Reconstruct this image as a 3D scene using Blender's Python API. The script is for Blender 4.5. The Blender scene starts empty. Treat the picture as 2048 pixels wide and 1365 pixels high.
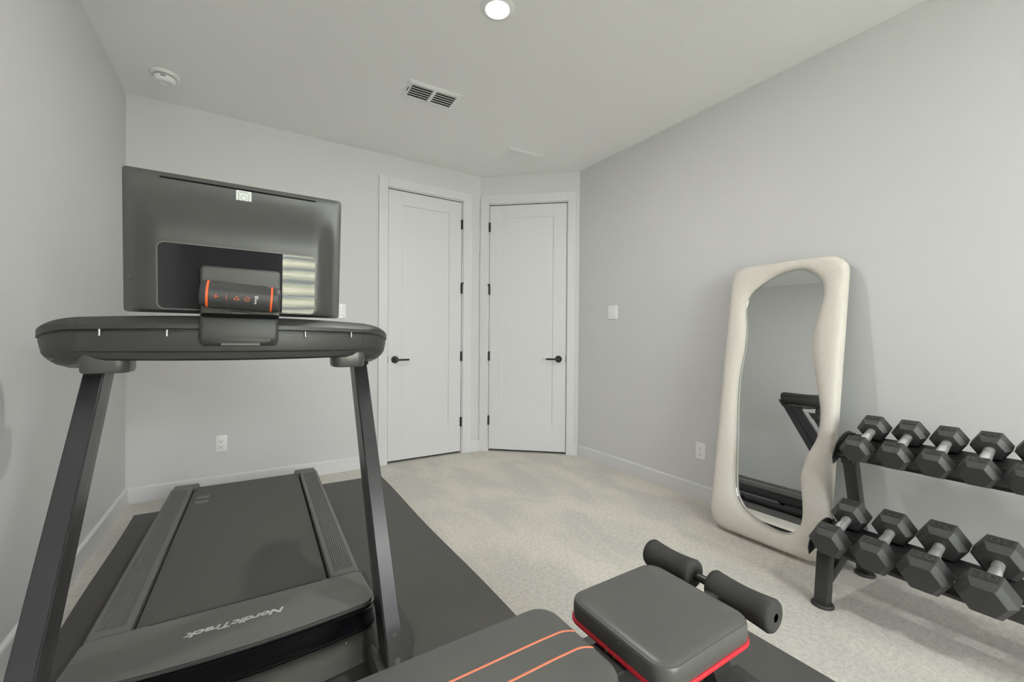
import bpy, bmesh, math, random
from mathutils import Vector, Matrix
random.seed(7)
sc = bpy.context.scene
COL = sc.collection
PI = math.pi

# ------------------------------------------------------------------ camera
F_PX = 844.7254
PITCH, ROLL, YAW, CAM_H = -0.00606, 0.00721, 0.5620, 1.1279
fw = Vector((math.sin(YAW)*math.cos(PITCH), math.cos(YAW)*math.cos(PITCH), math.sin(PITCH)))
r0 = Vector((math.cos(YAW), -math.sin(YAW), 0)); u0 = r0.cross(fw)
rt = r0*math.cos(ROLL) + u0*math.sin(ROLL); up = -r0*math.sin(ROLL) + u0*math.cos(ROLL)
cam = bpy.data.cameras.new('camera'); cam_o = bpy.data.objects.new('camera', cam); COL.objects.link(cam_o)
cam.sensor_width = 36.0; cam.lens = F_PX/2048*36.0; cam.clip_start = 0.02; cam.clip_end = 200
M = Matrix.Identity(4)
for i in range(3):
    M[i][0] = rt[i]; M[i][1] = up[i]; M[i][2] = -fw[i]
M[2][3] = CAM_H
cam_o.matrix_world = M
sc.camera = cam_o

# ------------------------------------------------------------------ world, exposure, lights
w = bpy.data.worlds.new('overcast_sky'); sc.world = w; w.use_nodes = True
bg = w.node_tree.nodes['Background']
bg.inputs[0].default_value = (0.92, 0.955, 1.0, 1); bg.inputs[1].default_value = 18.0
vs = sc.view_settings
vs.view_transform = 'Standard'; vs.look = 'None'; vs.gamma = 1.0; vs.exposure = 0.11; vs.use_curve_mapping = False
sc.display_settings.display_device = 'sRGB'
sc.cycles.max_bounces = 12; sc.cycles.diffuse_bounces = 8; sc.cycles.glossy_bounces = 6
sc.cycles.transparent_max_bounces = 8; sc.cycles.caustics_reflective = False; sc.cycles.caustics_refractive = False
sc.cycles.sample_clamp_indirect = 6.0

# room dimensions (metres)
XL, XR, YB, YF, H = -0.6804, 2.7188, 3.7572, -2.80, 2.743
AX, BY = 1.9844, 3.11                       # chamfered corner: (AX,YB) -> (XR,BY)
WX0, WX1, WZ0, WZ1 = 0.12, 2.25, 0.45, 2.60 # window behind the camera

# sky portal in the window opening
pl = bpy.data.lights.new('window_daylight_portal', 'AREA'); pl.shape = 'RECTANGLE'
pl.size = WX1-WX0; pl.size_y = WZ1-WZ0; pl.cycles.is_portal = True
po = bpy.data.objects.new('window_daylight_portal', pl); COL.objects.link(po)
po.location = ((WX0+WX1)/2, YF-0.10, (WZ0+WZ1)/2); po.rotation_euler = (PI/2, 0, 0)

# sun over the house: lights the fence and ground outside, never enters the room directly
su = bpy.data.lights.new('sun', 'SUN'); su.energy = 60.0; su.angle = 0.03; su.color = (1.0, 0.97, 0.92)
so = bpy.data.objects.new('sun', su); COL.objects.link(so)
so.rotation_euler = Vector((0.25, -1.0, -1.25)).to_track_quat('-Z', 'Y').to_euler()
CAN_W = 16.0
def can_lamp(x, y):
    l = bpy.data.lights.new('recessed_lamp', 'AREA'); l.shape = 'DISK'; l.size = 0.10; l.energy = CAN_W
    l.color = (1.0, 0.975, 0.96)
    o = bpy.data.objects.new('recessed_lamp', l); COL.objects.link(o); o.location = (x, y, H-0.014)
can_lamp(1.036, 1.80); can_lamp(1.036, -0.90)  # second lamp is unseen fill, added behind the camera

# ------------------------------------------------------------------ materials
def nmat(name, col, rough=0.5, metal=0.0, spec=0.5, coat=0.0):
    m = bpy.data.materials.new(name); m.use_nodes = True
    b = m.node_tree.nodes['Principled BSDF']
    b.inputs['Base Color'].default_value = (*col, 1); b.inputs['Roughness'].default_value = rough
    b.inputs['Metallic'].default_value = metal; b.inputs['Specular IOR Level'].default_value = spec
    b.inputs['Coat Weight'].default_value = coat
    return m
def bump(m, scale, strength, dist=0.002, detail=3.0, kind='noise', vary=0.0, vscale=None):
    nt = m.node_tree; N = nt.nodes; L = nt.links; b = N['Principled BSDF']
    tc = N.new('ShaderNodeTexCoord')
    if kind == 'noise':
        t = N.new('ShaderNodeTexNoise'); t.inputs['Scale'].default_value = scale; t.inputs['Detail'].default_value = detail
        out = t.outputs['Fac']
    else:
        t = N.new('ShaderNodeTexVoronoi'); t.inputs['Scale'].default_value = scale; out = t.outputs['Distance']
    L.new(tc.outputs['Object'], t.inputs['Vector'])
    bp = N.new('ShaderNodeBump'); bp.inputs['Strength'].default_value = strength; bp.inputs['Distance'].default_value = dist
    L.new(out, bp.inputs['Height']); L.new(bp.outputs['Normal'], b.inputs['Normal'])
    if vary:
        n2 = N.new('ShaderNodeTexNoise'); n2.inputs['Scale'].default_value = vscale or scale*0.1; n2.inputs['Detail'].default_value = 4
        L.new(tc.outputs['Object'], n2.inputs['Vector'])
        c = b.inputs['Base Color'].default_value
        mx = N.new('ShaderNodeMix'); mx.data_type = 'RGBA'
        mx.inputs[6].default_value = tuple(x*(1-vary) for x in c[:3])+(1,)
        mx.inputs[7].default_value = tuple(min(1, x*(1+vary)) for x in c[:3])+(1,)
        L.new(n2.outputs['Fac'], mx.inputs[0]); L.new(mx.outputs[2], b.inputs['Base Color'])
    return m
WALL = bump(nmat('wall_paint', (0.632, 0.628, 0.630), 0.75, spec=0.3), 95, 0.10, 0.0015)
CEIL = bump(nmat('ceiling_paint', (0.89, 0.886, 0.882), 0.85, spec=0.2), 70, 0.12, 0.0015)
TRIM = nmat('white_trim_paint', (0.675, 0.673, 0.676), 0.45, spec=0.4)
DARKGAP = nmat('dark_gap', (0.03, 0.03, 0.028), 0.8)
BRONZE = nmat('black_bronze_hardware', (0.020, 0.020, 0.019), 0.42, 0.3)
PLATE = nmat('white_plastic', (0.83, 0.83, 0.815), 0.35)
VENTW = nmat('white_enamel', (0.84, 0.84, 0.825), 0.4)
DPLAST = bump(nmat('charcoal_plastic', (0.042, 0.042, 0.040), 0.47, spec=0.5), 900, 0.05, 0.0004)
SCRBACK = bump(nmat('screen_back_plastic', (0.058, 0.058, 0.056), 0.38, spec=0.5), 900, 0.05, 0.0004)
MPLAST = nmat('grey_metallic_plastic', (0.135, 0.135, 0.130), 0.38, 0.25)
SLOTM = nmat('slot_and_shade_black', (0.006, 0.006, 0.006), 0.9, spec=0.1)
CUPM = nmat('cup_grey_plastic', (0.085, 0.085, 0.083), 0.36, 0.3)
HOODP = bump(nmat('hood_charcoal_satin', (0.165, 0.160, 0.152), 0.42, 0.25), 1200, 0.06, 0.0003)
RAILP = nmat('side_rail_plastic', (0.140, 0.137, 0.130), 0.52)
STEELB = nmat('black_powdercoat_steel', (0.060, 0.060, 0.064), 0.29, 0.5)
STEELC = nmat('channel_grey_steel', (0.060, 0.060, 0.059), 0.34, 0.45)
GLOSSB = nmat('gloss_black_plastic', (0.006, 0.006, 0.008), 0.10, spec=0.5)
PIANO = nmat('mirror_gloss_black', (0.012, 0.012, 0.015), 0.015, spec=0.5)
BELT = bump(nmat('running_belt_rubber', (0.088, 0.089, 0.079), 0.62, spec=0.35), 1500, 0.15, 0.0004)
BELTMARK = nmat('belt_marking_grey', (0.26, 0.26, 0.25), 0.6)
SATIN2 = nmat('dull_steel_pin', (0.42, 0.42, 0.41), 0.35, 0.9)
LOGO = nmat('silver_lettering', (0.72, 0.72, 0.66), 0.4)
CHROME = nmat('chrome_steel', (0.75, 0.75, 0.74), 0.16, 1.0)
SATIN = nmat('satin_steel_grip', (0.86, 0.855, 0.84), 0.34, 0.85)
RUBBER = bump(nmat('black_rubber_head', (0.052, 0.052, 0.051), 0.48, spec=0.4), 300, 0.10, 0.0004)
RUBBERD = nmat('black_rubber_recess', (0.030, 0.030, 0.029), 0.6)
RACKM = nmat('rack_black_enamel', (0.036, 0.036, 0.034), 0.40, 0.1)
LEATHER = bump(nmat('black_leatherette', (0.095, 0.096, 0.089), 0.36, spec=0.5), 700, 0.10, 0.0004)
FOAM = bump(nmat('black_foam', (0.055, 0.055, 0.053), 0.85, spec=0.2), 600, 0.25, 0.0006)
REDP = nmat('red_piping', (0.60, 0.020, 0.035), 0.45)
ORANGES = nmat('orange_stitching', (0.75, 0.20, 0.10), 0.55)
ORANGER = nmat('orange_rubber', (0.90, 0.14, 0.035), 0.45)
BRASS = nmat('brass_rivet', (0.65, 0.45, 0.22), 0.3, 1.0)
SPKBODY = nmat('speaker_black_rubber', (0.045, 0.045, 0.048), 0.5)
SPKGRILL = bump(nmat('speaker_mesh_fabric', (0.050, 0.050, 0.047), 0.8), 1800, 0.6, 0.0008)
WHITEP = nmat('white_print', (0.72, 0.75, 0.72), 0.5)
INK = nmat('black_ink', (0.03, 0.03, 0.03), 0.6)
SHERPA = bump(nmat('cream_boucle_fabric', (0.69, 0.648, 0.592), 0.95, spec=0.1), 260, 0.55, 0.004, detail=6, vary=0.05, vscale=60)
MIRR = nmat('silvered_mirror', (0.80, 0.82, 0.81), 0.0, 1.0)
WOODF = nmat('fence_wood', (0.5, 0.5, 0.45), 0.7)
BOUNCE_GROUND = bump(nmat('pale_bounce_ground', (0.55, 0.54, 0.50), 0.95), 60, 0.6, 0.02)
STONE = nmat('window_vinyl', (0.72, 0.72, 0.70), 0.4)

def fence_nodes():
    nt = WOODF.node_tree; N = nt.nodes; L = nt.links; b = N['Principled BSDF']
    tc = N.new('ShaderNodeTexCoord'); mp = N.new('ShaderNodeMapping'); mp.inputs['Scale'].default_value = (0.8, 1.0, 2.6)
    nz = N.new('ShaderNodeTexNoise'); nz.inputs['Scale'].default_value = 1.6; nz.inputs['Detail'].default_value = 3; nz.inputs['Distortion'].default_value = 0.7
    wv = N.new('ShaderNodeTexWave'); wv.bands_direction = 'Z'; wv.inputs['Scale'].default_value = 0.55; wv.inputs['Distortion'].default_value = 5.0
    wv.inputs['Detail'].default_value = 2; wv.inputs['Detail Scale'].default_value = 0.8
    L.new(tc.outputs['Object'], mp.inputs['Vector']); L.new(mp.outputs['Vector'], wv.inputs['Vector']); L.new(mp.outputs['Vector'], nz.inputs['Vector'])
    cr = N.new('ShaderNodeValToRGB'); e = cr.color_ramp.elements
    e[0].position = 0.05; e[0].color = (0.30, 0.31, 0.30, 1); e[1].position = 0.9; e[1].color = (0.86, 0.80, 0.64, 1)
    m1 = cr.color_ramp.elements.new(0.35); m1.color = (0.62, 0.62, 0.52, 1)
    m2 = cr.color_ramp.elements.new(0.6); m2.color = (0.50, 0.54, 0.36, 1)
    L.new(wv.outputs['Color'], cr.inputs['Fac']); L.new(cr.outputs['Color'], b.inputs['Base Color'])
fence_nodes()

def carpet_mat():
    m = nmat('beige_carpet', (0.6, 0.57, 0.52), 0.98, spec=0.05)
    nt = m.node_tree; N = nt.nodes; L = nt.links; b = N['Principled BSDF']
    tc = N.new('ShaderNodeTexCoord')
    fine = N.new('ShaderNodeTexNoise'); fine.inputs['Scale'].default_value = 190; fine.inputs['Detail'].default_value = 5; fine.inputs['Roughness'].default_value = 0.7
    mid = N.new('ShaderNodeTexNoise'); mid.inputs['Scale'].default_value = 55; mid.inputs['Detail'].default_value = 5
    mp = N.new('ShaderNodeMapping'); mp.inputs['Rotation'].default_value = (0, 0, 0.35); mp.inputs['Scale'].default_value = (2.0, 1.0, 1)
    big = N.new('ShaderNodeTexNoise'); big.inputs['Scale'].default_value = 1.7; big.inputs['Detail'].default_value = 4; big.inputs['Distortion'].default_value = 0.5
    for t in (fine, mid): L.new(tc.outputs['Object'], t.inputs['Vector'])
    L.new(tc.outputs['Object'], mp.inputs['Vector']); L.new(mp.outputs['Vector'], big.inputs['Vector'])
    def ramp(a, ca, bb, cb):
        r = N.new('ShaderNodeValToRGB'); e = r.color_ramp.elements
        e[0].position = a; e[0].color = (*ca, 1); e[1].position = bb; e[1].color = (*cb, 1); return r
    rb = ramp(0.42, (0.640, 0.612, 0.565), 0.60, (0.735, 0.694, 0.630))
    rf = ramp(0.30, (0.80, 0.80, 0.80), 0.68, (1.10, 1.10, 1.10))
    rm = ramp(0.35, (0.90, 0.90, 0.90), 0.65, (1.07, 1.07, 1.07))
    L.new(big.outputs['Fac'], rb.inputs[0]); L.new(fine.outputs['Fac'], rf.inputs[0]); L.new(mid.outputs['Fac'], rm.inputs[0])
    m1 = N.new('ShaderNodeMix'); m1.data_type = 'RGBA'; m1.blend_type = 'MULTIPLY'; m1.inputs[0].default_value = 1
    m2 = N.new('ShaderNodeMix'); m2.data_type = 'RGBA'; m2.blend_type = 'MULTIPLY'; m2.inputs[0].default_value = 1
    L.new(rb.outputs[0], m1.inputs[6]); L.new(rf.outputs[0], m1.inputs[7]); L.new(m1.outputs[2], m2.inputs[6]); L.new(rm.outputs[0], m2.inputs[7])
    L.new(m2.outputs[2], b.inputs['Base Color'])
    bp = N.new('ShaderNodeBump'); bp.inputs['Strength'].default_value = 0.7; bp.inputs['Distance'].default_value = 0.006
    L.new(fine.outputs['Fac'], bp.inputs['Height']); L.new(bp.outputs['Normal'], b.inputs['Normal'])
    return m
CARPET = carpet_mat()

def mat_mat():
    m = nmat('black_pvc_mat', (0.082, 0.080, 0.073), 0.55, spec=0.4)
    nt = m.node_tree; N = nt.nodes; L = nt.links; b = N['Principled BSDF']
    tc = N.new('ShaderNodeTexCoord'); mp = N.new('ShaderNodeMapping'); mp.inputs['Rotation'].default_value = (0, 0, PI/4)
    ck = N.new('ShaderNodeTexVoronoi'); ck.inputs['Scale'].default_value = 130; ck.inputs['Randomness'].default_value = 0.0
    L.new(tc.outputs['Object'], mp.inputs[0]); L.new(mp.outputs[0], ck.inputs['Vector'])
    bp = N.new('ShaderNodeBump'); bp.inputs['Strength'].default_value = 0.35; bp.inputs['Distance'].default_value = 0.0016; bp.invert = True
    L.new(ck.outputs['Distance'], bp.inputs['Height']); L.new(bp.outputs['Normal'], b.inputs['Normal'])
    nz = N.new('ShaderNodeTexNoise'); nz.inputs['Scale'].default_value = 3; nz.inputs['Detail'].default_value = 4
    L.new(tc.outputs['Object'], nz.inputs['Vector'])
    mx = N.new('ShaderNodeMix'); mx.data_type = 'RGBA'; mx.inputs[6].default_value = (0.072, 0.071, 0.066, 1); mx.inputs[7].default_value = (0.092, 0.089, 0.081, 1)
    L.new(nz.outputs['Fac'], mx.inputs[0]); L.new(mx.outputs[2], b.inputs['Base Color'])
    return m
MATM = mat_mat()

def glass_mat():
    m = bpy.data.materials.new('window_glass'); m.use_nodes = True; nt = m.node_tree; N = nt.nodes; L = nt.links
    N.remove(N['Principled BSDF']); out = N['Material Output']
    tr = N.new('ShaderNodeBsdfTransparent'); tr.inputs[0].default_value = (0.96, 0.98, 0.97, 1)
    gl = N.new('ShaderNodeBsdfGlossy'); gl.inputs['Roughness'].default_value = 0.0
    fr = N.new('ShaderNodeFresnel'); fr.inputs[0].default_value = 1.45; mx = N.new('ShaderNodeMixShader')
    L.new(fr.outputs[0], mx.inputs[0]); L.new(tr.outputs[0], mx.inputs[1]); L.new(gl.outputs[0], mx.inputs[2]); L.new(mx.outputs[0], out.inputs[0])
    return m
GLASS = glass_mat()
def emit_mat(name, col, s):
    m = bpy.data.materials.new(name); m.use_nodes = True
    b = m.node_tree.nodes['Principled BSDF']; b.inputs['Base Color'].default_value = (0.8, 0.8, 0.8, 1)
    b.inputs['Emission Color'].default_value = (*col, 1); b.inputs['Emission Strength'].default_value = s
    return m
LAMP = emit_mat('lit_lens', (1.0, 0.96, 0.88), 4.0)

# ------------------------------------------------------------------ mesh helpers
def obj(name, bm, mat, parent=None, ang=32, smooth=True):
    bm.normal_update()
    bmesh.ops.recalc_face_normals(bm, faces=bm.faces[:])
    if smooth:
        a = math.radians(ang)
        for f in bm.faces: f.smooth = True
        for e in bm.edges:
            if len(e.link_faces) == 2: e.smooth = e.calc_face_angle(0) < a
    me = bpy.data.meshes.new(name); bm.to_mesh(me); bm.free()
    if mat: me.materials.append(mat)
    o = bpy.data.objects.new(name, me); COL.objects.link(o)
    if parent: o.parent = parent
    return o
def tag(o, label=None, cat=None, group=None, kind=None):
    if label: o['label'] = label
    if cat: o['category'] = cat
    if group: o['group'] = group
    if kind: o['kind'] = kind
    return o
def thing(name, label, cat, loc=(0, 0, 0), rot=(0, 0, 0), group=None):
    o = bpy.data.objects.new(name, None); COL.objects.link(o); o.empty_display_size = 0.05
    o.location = loc; o.rotation_euler = rot
    return tag(o, label, cat, group)
def struct(name, bm, mat, parent=None, **k):
    o = obj(name, bm, mat, parent, **k)
    if not parent: o['kind'] = 'structure'
    return o
def NB(): return bmesh.new()
def box(bm, x0, x1, y0, y1, z0, z1, bev=0.0, seg=2, xf=None):
    t = bmesh.new()
    vs_ = [t.verts.new((x, y, z)) for x in (x0, x1) for y in (y0, y1) for z in (z0, z1)]
    for q in ((0, 1, 3, 2), (4, 6, 7, 5), (0, 4, 5, 1), (2, 3, 7, 6), (0, 2, 6, 4), (1, 5, 7, 3)):
        t.faces.new([vs_[i] for i in q])
    if bev: bmesh.ops.bevel(t, geom=t.edges[:], offset=bev, segments=seg, profile=0.5, affect='EDGES')
    merge(bm, t, xf); return bm
def merge(bm, t, xf=None):
    mp = {}
    for v in t.verts:
        c = v.co if xf is None else xf(v.co)
        mp[v] = bm.verts.new(c)
    for f in t.faces:
        try: bm.faces.new([mp[v] for v in f.verts])
        except ValueError: pass
    t.free()
def loft(bm, rings, closed=True, cap0=True, cap1=True, xf=None):
    t = bmesh.new()
    R = [[t.verts.new(p) for p in r] for r in rings]
    n = len(rings[0])
    for a, b in zip(R, R[1:]):
        for i in range(n if closed else n-1):
            j = (i+1) % n
            try: t.faces.new((a[i], a[j], b[j], b[i]))
            except ValueError: pass
    if cap0: t.faces.new(R[0][::-1])
    if cap1: t.faces.new(R[-1])
    merge(bm, t, xf); return bm
def frame_of(d):
    d = Vector(d).normalized(); h = Vector((0, 0, 1)) if abs(d.z) < 0.95 else Vector((1, 0, 0))
    s = d.cross(h).normalized(); return d, s, s.cross(d)
def tube(bm, p0, p1, r, n=20, r1=None):
    p0 = Vector(p0); p1 = Vector(p1); d, s, u = frame_of(p1-p0); r1 = r if r1 is None else r1
    ring = lambda c, rr: [c + (s*math.cos(2*PI*i/n)+u*math.sin(2*PI*i/n))*rr for i in range(n)]
    return loft(bm, [ring(p0, r), ring(p1, r1)])
def lathe(bm, p0, axis, prof, n=32, cap0=True, cap1=True):
    """prof: list of (distance along axis, radius)"""
    p0 = Vector(p0); d, s, u = frame_of(axis)
    rings = [[p0 + d*t + (s*math.cos(2*PI*i/n)+u*math.sin(2*PI*i/n))*max(r, 1e-4) for i in range(n)] for t, r in prof]
    return loft(bm, rings, cap0=cap0, cap1=cap1)
def beam(bm, p0, p1, wid, dep, side=(0, 1, 0), bev=0.004):
    """box beam from p0 to p1; wid along `side`, dep across"""
    p0 = Vector(p0); p1 = Vector(p1); d = (p1-p0); Ln = d.length; d.normalize()
    s = Vector(side); s = (s - d*s.dot(d)).normalized(); u = d.cross(s)
    xf = lambda c: p0 + d*c.x + s*c.y + u*c.z
    return box(bm, 0, Ln, -wid/2, wid/2, -dep/2, dep/2, bev, 2, xf)
def rrect(x0, x1, y0, y1, r, n=6):
    pts = []
    for cx, cy, a0 in ((x1-r, y1-r, 0), (x0+r, y1-r, 90), (x0+r, y0+r, 180), (x1-r, y0+r, 270)):
        for i in range(n+1):
            a = math.radians(a0 + 90*i/n); pts.append((cx+r*math.cos(a), cy+r*math.sin(a)))
    return pts
def pillow(bm, x0, x1, y0, y1, r, prof, n=6, xf=None, cap0=True, cap1=True):
    rings = []
    for ins, z in prof:
        rr = max(r-ins, 0.002)
        rings.append([(x, y, z) for x, y in rrect(x0+ins, x1-ins, y0+ins, y1-ins, rr, n)])
    return loft(bm, [[Vector(p) for p in R] for R in rings], cap0=cap0, cap1=cap1, xf=xf)
def extrude_poly(bm, pts, z0, z1, xf=None, bev=0):
    t = bmesh.new()
    a = [t.verts.new((p[0], p[1], z0)) for p in pts]; b = [t.verts.new((p[0], p[1], z1)) for p in pts]
    n = len(pts)
    for i in range(n): t.faces.new((a[i], a[(i+1) % n], b[(i+1) % n], b[i]))
    t.faces.new(a[::-1]); t.faces.new(b)
    merge(bm, t, xf); return bm
def text_bm(body, size, ext=0.0006, bold=0.0, shear=0.0, sx=1.0, space=1.0):
    cu = bpy.data.curves.new('lettering', 'FONT'); cu.body = body; cu.size = size; cu.extrude = ext; cu.offset = bold
    cu.shear = shear; cu.align_x = 'CENTER'; cu.align_y = 'CENTER'; cu.space_character = space; cu.resolution_u = 4
    o = bpy.data.objects.new('lettering', cu); COL.objects.link(o)
    dg = bpy.context.evaluated_depsgraph_get(); dg.update()
    me = bpy.data.meshes.new_from_object(o.evaluated_get(dg))
    bm = bmesh.new(); bm.from_mesh(me)
    for v in bm.verts: v.co.x *= sx
    bpy.data.objects.remove(o); bpy.data.curves.remove(cu); bpy.data.meshes.remove(me)
    return bm
def xform(bm, fn):
    for v in bm.verts: v.co = Vector(fn(v.co.copy()))
    return bm
def sstep(a, b, x):
    t = max(0.0, min(1.0, (x-a)/(b-a))); return t*t*(3-2*t)

# ------------------------------------------------------------------ room shell
TW = 0.12
A = Vector((AX, YB, 0)); B = Vector((XR, BY, 0)); dAB = (B-A).normalized(); nAB = Vector((-0.6610, -0.7504, 0))  # nAB points into the room
LAB = (B-A).length
nAB = Vector((dAB.y, -dAB.x, 0))
def AW(c):   # local (along the angled wall, out into the room, z)
    return A + dAB*c[0] + nAB*c[1] + Vector((0, 0, c[2]))
def BW(c):   # local (x, out into the room, z) on the back wall
    return Vector((c[0], YB-c[1], c[2]))
def RW(c):   # local (y, out, z) on the right wall
    return Vector((XR-c[1], c[0], c[2]))

bm = NB(); fp = [(XL-TW, YF-TW), (XR+TW, YF-TW), (XR+TW, BY+0.05), (AX+0.05, YB+TW), (XL-TW, YB+TW)]
struct('floor', extrude_poly(bm, fp, -0.10, 0.0), CARPET, smooth=False)
bm = NB(); struct('ceiling', extrude_poly(bm, fp, H, H+0.10), CEIL, smooth=False)
struct('wall_left', box(NB(), XL-TW, XL, YF-TW, YB+TW, 0, H), WALL, smooth=False)
struct('wall_right', box(NB(), XR, XR+TW, YF-TW, BY+0.02, 0, H), WALL, smooth=False)
# door openings:  back wall door leaf 1.066..1.779, angled wall door leaf 0.092..0.857
D1 = (1.067, 1.779); D2 = (0.0945, 0.8565); DZ = 2.452; G = 0.004
bm = NB()
box(bm, XL, D1[0]-0.022, -TW, 0, 0, H, xf=BW); box(bm, D1[1]+0.022, AX+0.03, -TW, 0, 0, H, xf=BW); box(bm, D1[0]-0.022, D1[1]+0.022, -TW, 0, DZ+0.022, H, xf=BW)
struct('wall_back', bm, WALL, smooth=False)
bm = NB()
box(bm, -0.03, D2[0]-0.022, -TW, 0, 0, H, xf=AW); box(bm, D2[1]+0.022, LAB+0.03, -TW, 0, 0, H, xf=AW); box(bm, D2[0]-0.022, D2[1]+0.022, -TW, 0, DZ+0.022, H, xf=AW)
struct('wall_corner', bm, WALL, smooth=False)
bm = NB()
box(bm, XL, WX0, YF-TW, YF, 0, H); box(bm, WX1, XR, YF-TW, YF, 0, H); box(bm, WX0, WX1, YF-TW, YF, 0, WZ0); box(bm, WX0, WX1, YF-TW, YF, WZ1, H)
struct('wall_front', bm, WALL, smooth=False)

# window behind the camera
bm = NB(); fr_ = 0.05
for (a, b, c, d) in ((WX0, WX1, WZ0, WZ0+fr_), (WX0, WX1, WZ1-fr_, WZ1), (WX0, WX0+fr_, WZ0, WZ1), (WX1-fr_, WX1, WZ0, WZ1), ((WX0+WX1)/2-0.025, (WX0+WX1)/2+0.025, WZ0, WZ1)):
    box(bm, a, b, YF-0.09, YF-0.03, c, d, 0.004, 1)
win = struct('window_1', bm, STONE)
box_ = box(NB(), WX0-0.03, WX1+0.03, YF-0.03, YF+0.05, WZ0-0.025, WZ0, 0.005, 2); obj('window_sill', box_, TRIM, win)
for a, b in ((WX0+fr_, (WX0+WX1)/2-0.025), ((WX0+WX1)/2+0.025, WX1-fr_)):
    obj('pane', box(NB(), a, b, YF-0.064, YF-0.060, WZ0+fr_, WZ1-fr_), GLASS, win, smooth=False)
# fence seen only as a reflection; unseen ground made pale to bounce light
struct('ground', box(NB(), -8, 10, -9, YF-TW-0.005, -0.25, -0.12), BOUNCE_GROUND, smooth=False)
fe = thing('plank_fence', 'pale fence of wide boards outside, reflected in the screen back', 'fence', (1.0, -5.4, -0.12))
z = 0.07
while z < 1.85:
    obj('plank', box(NB(), -2.6, 2.8, -0.012, 0.012+random.uniform(-.003, .003), z, z+0.392, 0.004, 1), WOODF, fe); z += 0.40
for x in (-2.4, -0.9, 0.95, 2.5):
    obj('post', box(NB(), x-.045, x+.045, -0.105, -0.0125, 0, 1.95, 0.004, 1), WOODF, fe)

# doors
def door(name, D, XF, hinge_right, lever_dir, handle_s):
    s0, s1 = D
    fz = -0.004                      # face of the leaf, just behind the wall plane
    st, rt_, rb = 0.128, 0.122, 0.255
    bm = NB()
    box(bm, s0, s0+st, fz-0.035, fz, 0.022, DZ-G, 0.0008, 1, xf=XF); box(bm, s1-st, s1, fz-0.035, fz, 0.022, DZ-G, 0.0008, 1, xf=XF)
    box(bm, s0+st, s1-st, fz-0.035, fz, DZ-G-rt_, DZ-G, 0.0008, 1, xf=XF); box(bm, s0+st, s1-st, fz-0.035, fz, 0.022, 0.022+rb, 0.0008, 1, xf=XF)
    d = struct(name, bm, TRIM)
    # recessed flat panel with a sloped sticking edge
    bm = NB(); a, b, c, e = s0+st, s1-st, 0.022+rb, DZ-G-rt_
    R = [[(a, fz-0.0005, c), (b, fz-0.0005, c), (b, fz-0.0005, e), (a, fz-0.0005, e)]]
    q = 0.005; R.append([(a+q, fz-0.008, c+q), (b-q, fz-0.008, c+q), (b-q, fz-0.008, e-q), (a+q, fz-0.008, e-q)])
    loft(bm, [[Vector(p) for p in r] for r in R], cap0=False, xf=XF); obj('panel', bm, TRIM, d, smooth=False)
    hs = s1+0.002 if hinge_right else s0-0.002
    for k, hz in enumerate((0.310, 0.951, 1.608, 2.235)):
        bm = NB()
        lathe(bm, XF((hs, 0.006, hz-0.047)), (0, 0, 1), [(0, .004), (.002, .0065), (.030, .0065), (.0305, .0055), (.0325, .0055), (.033, .0065), (.061, .0065), (.0615, .0055), (.0635, .0055), (.064, .0065), (.092, .0065), (.094, .004)], 12)
        box(bm, hs-0.011, hs+0.011, -0.004, 0.003, hz-0.046, hz+0.046, 0.0005, 1, xf=XF)
        h = obj('hinge', bm, BRONZE, d)
        if k == 2:
            bm = NB(); tube(bm, XF((hs, 0.006, hz+0.047)), XF((hs, 0.006, hz+0.060)), .011, 12); tube(bm, XF((hs, 0.006, hz+.053)), XF((hs, .04, hz+.053)), .005, 10)
            obj('hinge_stop', bm, BRONZE, h)
    bm = NB(); c0 = Vector(XF((handle_s, fz+0.001, 0.930))); out = (Vector(XF((0, 1, 0)))-Vector(XF((0, 0, 0))))
    lathe(bm, c0, out, [(0, .033), (.006, .033), (.009, .030), (.009, .013), (.045, .012), (.047, .010)], 28)
    hd = obj('handle', bm, BRONZE, d)
    bm = NB()
    p = [Vector(XF((handle_s - lever_dir*0.012, 0.045, 0.930))), Vector(XF((handle_s + lever_dir*0.118, 0.045, 0.930)))]
    beam(bm, p[0], p[1], 0.017, 0.011, (0, 0, 1), 0.004); obj('lever', bm, BRONZE, hd)
    es = s0-0.002 if hinge_right else s1+0.002
    bm = NB(); box(bm, es-0.004, es+0.004, fz-0.02, fz+0.004, 0.900, 0.960, 0.001, 1, xf=XF); obj('latch', bm, BRONZE, d)
    return d
door('door_1', D1, BW, True, 1, 1.129)
door('door_2', D2, AW, False, -1, 0.787)
# casings and jambs
def casing(name, D, XF, c0, c1, cz):
    bm = NB(); s0, s1 = D; T = 0.018
    box(bm, c0, s0-0.012, 0, T, 0, cz, 0.002, 1, xf=XF); box(bm, s1+0.012, c1, 0, T, 0, cz, 0.002, 1, xf=XF)
    box(bm, s0-0.012, s1+0.012, 0, T, DZ+0.012, cz, 0.002, 1, xf=XF)
    # jambs
    box(bm, s0-0.022, s0-G, -TW, 0.004, 0, DZ+0.022, xf=XF); box(bm, s1+G, s1+0.022, -TW, 0.004, 0, DZ+0.022, xf=XF); box(bm, s0-0.022, s1+0.022, -TW, 0.004, DZ+G, DZ+0.022, xf=XF)
    o = struct(name, bm, TRIM)
    bm = NB(); box(bm, s0-G, s1+G, -TW, -0.05, 0, DZ+G, xf=XF); obj('door_gap_shade', bm, DARKGAP, o, smooth=False)  # dark slab behind the leaf, paints the shade in the gap around it
casing('trim_1', D1, BW, 0.978, 1.881, 2.549)
casing('trim_2', D2, AW, 0.001, 0.945, 2.551)
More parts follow.
